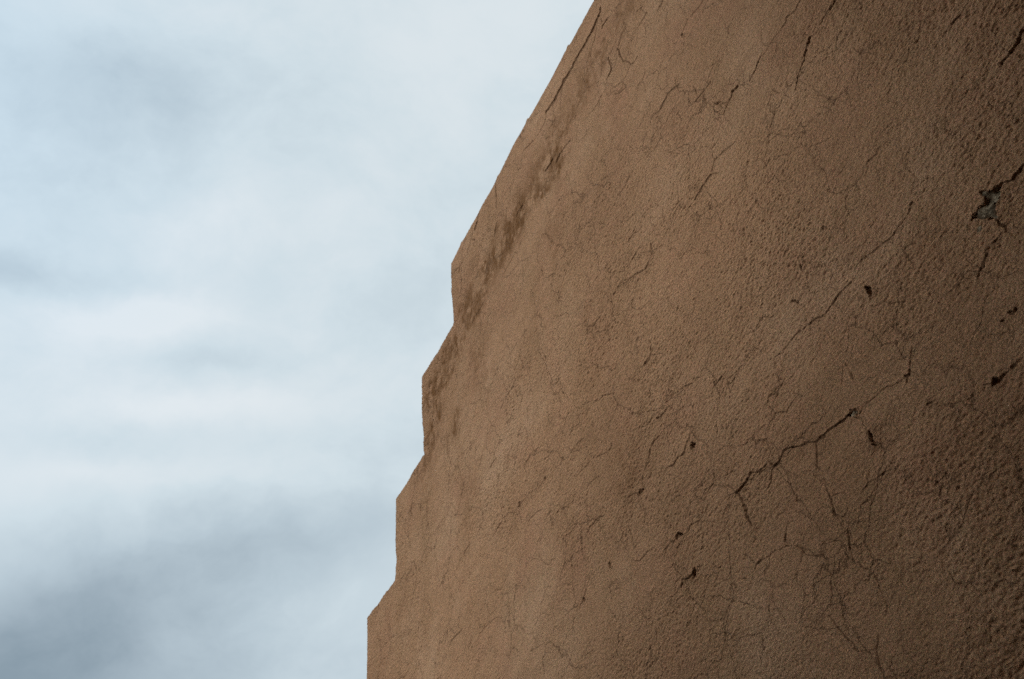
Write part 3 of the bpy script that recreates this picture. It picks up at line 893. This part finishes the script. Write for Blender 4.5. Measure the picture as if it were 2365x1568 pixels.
# rain stains under the parapet
stain = np.zeros((nx, nz), np.float32)
def blot(lines, sx, sz, amp):
    for ln in lines:
        P = np.array(ln, float) / 1000.0
        for a, c in zip(P[:-1], P[1:]):
            n = max(2, int(np.linalg.norm(c - a) / (sx * .6)))
            for t in np.linspace(0, 1, n):
                q = a + (c - a) * t
                i0, i1 = np.searchsorted(xs, [q[0] - 3 * sx, q[0] + 3 * sx]); j0, j1 = np.searchsorted(zs, [q[1] - 3 * sz, q[1] + 3 * sz])
                g = amp * np.exp(-((XX[i0:i1, j0:j1] - q[0]) / sx) ** 2 - ((ZZ[i0:i1, j0:j1] - q[1]) / sz) ** 2)
                s0 = stain[i0:i1, j0:j1]; s0[:] = 1 - (1 - s0) * (1 - g)
blot(STAINS, .036, .034, .62)
blot(FAINT, .10, .14, .13)
blot(BAND, .15, .10, .17)
blot(EAST, .09, .085, .24)
breakup = relief(xs, zs, .009, .014) * .6 + relief(xs, zs, .028, .035) * .7 + relief(xs, zs, .09, .2) * .3
stain = np.clip(stain * np.clip(.80 + .75 * breakup, .05, 1.7), 0, .92).astype(np.float32)
del breakup

# which cells lie under the stepped outline
xc = .5 * (xs[1:] + xs[:-1]); zc = .5 * (zs[1:] + zs[:-1])
top = np.full(len(xc), TREADS[0])
for r, t in zip(RISERS, TREADS[1:] + [-9]): top[xc > r] = t
keep = zc[None, :] < top[:, None]

# distance to the outline, for the rounded arris
dist = np.full((nx, nz), 9.0)
prev = X0
for r, t in zip(RISERS, TREADS):
    dxx = np.maximum(np.maximum(prev - XX, XX - r), 0); dist = np.minimum(dist, np.hypot(dxx, ZZ - t))
    tn = TREADS[TREADS.index(t) + 1] if t != TREADS[-1] else Z0
    dzz = np.maximum(np.maximum(tn - ZZ, ZZ - t), 0); dist = np.minimum(dist, np.hypot(XX - r, dzz))
    prev = r
er = .014
a = np.clip(1 - dist / er, 0, 1)
arr = er * (1 - np.sqrt(np.clip(1 - a ** 2, 0, 1)))
H = H - arr
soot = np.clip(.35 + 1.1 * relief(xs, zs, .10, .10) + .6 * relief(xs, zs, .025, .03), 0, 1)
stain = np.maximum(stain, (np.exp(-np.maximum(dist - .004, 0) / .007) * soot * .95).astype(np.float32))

# wander of the outline itself: worn treads, lumps of mortar, chipped corner
wx = xs[:, None]
wav = (relief(xs, zs[:4], .16, 1)[:, :1] * .0030 + relief(xs, zs[:4], .035, 1)[:, :1] * .0013 + relief(xs, zs[:4], .012, 1)[:, :1] * .0008)
for bx, bh, bw in ((1.816, .024, .012), (1.85, .009, .02), (2.232, .020, .012), (2.581, .014, .014), (3.054, .013, .012), (2.86, -.006, .04), (2.40, .006, .05), (1.45, .005, .03)):
    wav = wav + bh * np.exp(-((wx - bx) / bw) ** 2)
brk = np.where((wx > 4.07) & (wx < 4.48), 1.0, 0.0)
wav = wav + brk * (relief(xs, zs[:4], .02, 1)[:, :1] * .0020 - .008 * np.exp(-((wx - 4.15) / .05) ** 2) + .006 * np.exp(-((wx - 4.45) / .015) ** 2) - .007 * np.exp(-((wx - 4.33) / .04) ** 2))
ztop = np.full(nx, TREADS[0])
for r, t in zip(RISERS, TREADS[1:] + [TREADS[-1]]): ztop[xs > r + 1e-6] = t
fall = np.clip(1 - (ztop[:, None] - ZZ) / .06, 0, 1) ** 2
fall[ZZ > ztop[:, None] + 1e-6] = 1
endfade = np.ones(nx)
for r in RISERS: endfade *= np.clip(abs(xs - r) / .02, 0, 1)
ZD = ZZ + wav * fall * endfade[:, None]
XD = XX.copy()
wz_ = relief(xs[:4], zs, 1, .14)[:1, :] * .0022 + relief(xs[:4], zs, 1, .03)[:1, :] * .0009
for r, t, tn in zip(RISERS, TREADS, TREADS[1:] + [Z0]):
    ef = .2 * np.clip(np.minimum(t - zs, zs - tn) / .02, 0, 1)[None, :]
    XD += wz_ * ef * np.clip(1 - abs(XX - r) / .05, 0, 1) ** 2
    rc = .011                                     # rounded outer corner of each step
    u = 1 - (r - XX) / rc; w_ = 1 - (t - ZZ) / rc
    inb = (u > 0) & (w_ > 0) & (u <= 1.0001) & (w_ <= 1.0001)
    s_ = np.where(inb, np.maximum(u, w_) / np.maximum(np.hypot(u, w_), 1e-6), 1)
    XD = np.where(inb, XD + rc * u * (s_ - 1), XD); ZD = np.where(inb, ZD + rc * w_ * (s_ - 1), ZD)

co = np.stack([XD, WALL_Y + H, ZD + EYE], -1).reshape(-1, 3)
ki, kj = np.nonzero(keep)
v00 = ki * nz + kj; v01 = v00 + 1; v10 = v00 + nz; v11 = v10 + 1
quads = np.stack([v00, v01, v11, v10], 1)
# rim that carries the outline back through the thickness of the wall
THICK = .42
top_edge = keep.copy(); top_edge[:, :-1] &= ~keep[:, 1:]
ti, tj = np.nonzero(top_edge)
e_a = ti * nz + tj + 1; e_b = (ti + 1) * nz + tj + 1
side = keep.copy(); side[:-1, :] &= ~keep[1:, :]
si, sj = np.nonzero(side)
e_a = np.concatenate([e_a, (si + 1) * nz + sj + 1]); e_b = np.concatenate([e_b, (si + 1) * nz + sj])
rim = np.unique(np.concatenate([e_a, e_b])); back = np.full(nx * nz, -1); back[rim] = nx * nz + np.arange(len(rim))
bco = co[rim].copy(); bco[:, 1] = WALL_Y - THICK
co = np.concatenate([co, bco])
quads = np.concatenate([quads, np.stack([e_a, back[e_a], back[e_b], e_b], 1)])
# plain back
bv = []; bf = []
prev = X0
for r, t in zip(RISERS, TREADS):
    k = len(co) + len(bv)
    bv += [(prev, WALL_Y - THICK, Z0 + EYE), (r, WALL_Y - THICK, Z0 + EYE), (r, WALL_Y - THICK, t + EYE), (prev, WALL_Y - THICK, t + EYE)]
    bf.append((k + 3, k + 2, k + 1, k)); prev = r
co = np.concatenate([co, np.array(bv)]); quads = np.concatenate([quads, np.array(bf)])
used = np.zeros(len(co), bool); used[quads.ravel()] = True
remap = np.cumsum(used) - 1
quads = remap[quads]
nfront = nx * nz
def packed(a):
    full = np.zeros(len(co), np.float32); full[:nfront] = a.ravel(); return full[used]
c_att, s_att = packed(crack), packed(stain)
co = co[used]
me = bpy.data.meshes.new('wall')
me.vertices.add(len(co)); me.vertices.foreach_set('co', co.astype(np.float32).ravel())
me.loops.add(quads.size); me.loops.foreach_set('vertex_index', quads.astype(np.int32).ravel())
me.polygons.add(len(quads)); me.polygons.foreach_set('loop_start', np.arange(0, quads.size, 4, dtype=np.int32))
me.polygons.foreach_set('loop_total', np.full(len(quads), 4, np.int32))
me.update(calc_edges=True)
me.polygons.foreach_set('use_smooth', np.ones(len(quads), bool))
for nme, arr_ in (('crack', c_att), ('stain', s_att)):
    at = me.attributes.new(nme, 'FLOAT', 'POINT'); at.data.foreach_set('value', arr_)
me.materials.append(M_WALL)

building = thing('stucco_building', 'tall weathered brown stucco wall with stepped parapet, fine cracks and chipped spots', 'building', (1.0, WALL_Y, 0))
wall = bpy.data.objects.new('wall', me); C.objects.link(wall)
wall.parent = building; wall.location = (-1.0, -WALL_Y, 0)
wall['label'] = 'brown cracked stucco wall with stepped top edge'
del XX, ZZ, XD, ZD, H, dist, fall

# bare masonry seen through the holes in the coat
def concrete(P, depth):
    c = P.mean(0); step = .0035
    gx = np.arange(P[:, 0].min() - .008, P[:, 0].max() + .008, step); gz = np.arange(P[:, 1].min() - .008, P[:, 1].max() + .008, step)
    r = relief(gx, gz, .012, .010) * .0022 + relief(gx, gz, .005, .004) * .0006
    V = [(x - 1.0, -depth + r[i, j], z + EYE) for i, x in enumerate(gx) for j, z in enumerate(gz)]
    n = len(gz); F = [(i * n + j, i * n + j + 1, (i + 1) * n + j + 1, (i + 1) * n + j) for i in range(len(gx) - 1) for j in range(n - 1)]
    o = link('bare_concrete', V, F, M_CONC, building)
    for p in o.data.polygons: p.use_smooth = True
    return o
for k, P in enumerate(POLYS):
    if k in (0, 1, 2):
        o = concrete(P, .0072 if k == 0 else .0080)
        o['label'] = ('large star-shaped spall showing pale grey concrete', 'small grey chip at the end of the long crack', 'tiny chipped spot on a diagonal crack')[k]

# the rest of that building, behind the wall
V, F = boxes((-3.5, 1.95, -9.0 - WALL_Y, -.45, -.05, 4.55))
link('body', V, F, M_PLAIN, building)
V, F = boxes((-3.7, -3.45, -9.0 - WALL_Y, -.44, -.05, 4.9))
link('side_parapet', V, F, M_PLAIN, building)

# ------------------------------------------------------------------ ground
V, F = [(-900, -900, 0), (900, -900, 0), (900, 900, 0), (-900, 900, 0)], [(0, 1, 2, 3)]
g = link('ground', V, F, M_DIRT); g['kind'] = 'structure'

# ------------------------------------------------------------------ unseen blocks added beside and behind the camera to shade the wall
side_blocker = thing('side_shade_block', 'unseen brown stucco block added to shade the near end of the cracked wall', 'building', (-.95, 0, 0))
V, F = boxes((-3.2, 0, -1.38, 5.0, -.05, 8.0))
link('wall', V, F, M_PLAIN, side_blocker)  # added blocker, darkens the wall towards its near end
back_blocker = thing('back_shade_block', 'unseen brown stucco blocks added behind the photographer to shade the cracked wall', 'building', (0, .9, 0))
V, F = boxes((-.94, 1.33, 0, 6, -.05, 9.0))
link('wall', V, F, M_PLAIN, back_blocker)  # tall added blocker, keeps sun and sky off the near wall
V, F = boxes((1.333, 3.3, .05, 5.0, -.05, 4.6))
link('low_shade_block', V, F, M_PLAIN, back_blocker)  # lower added blocker, shades the lower part of the wall
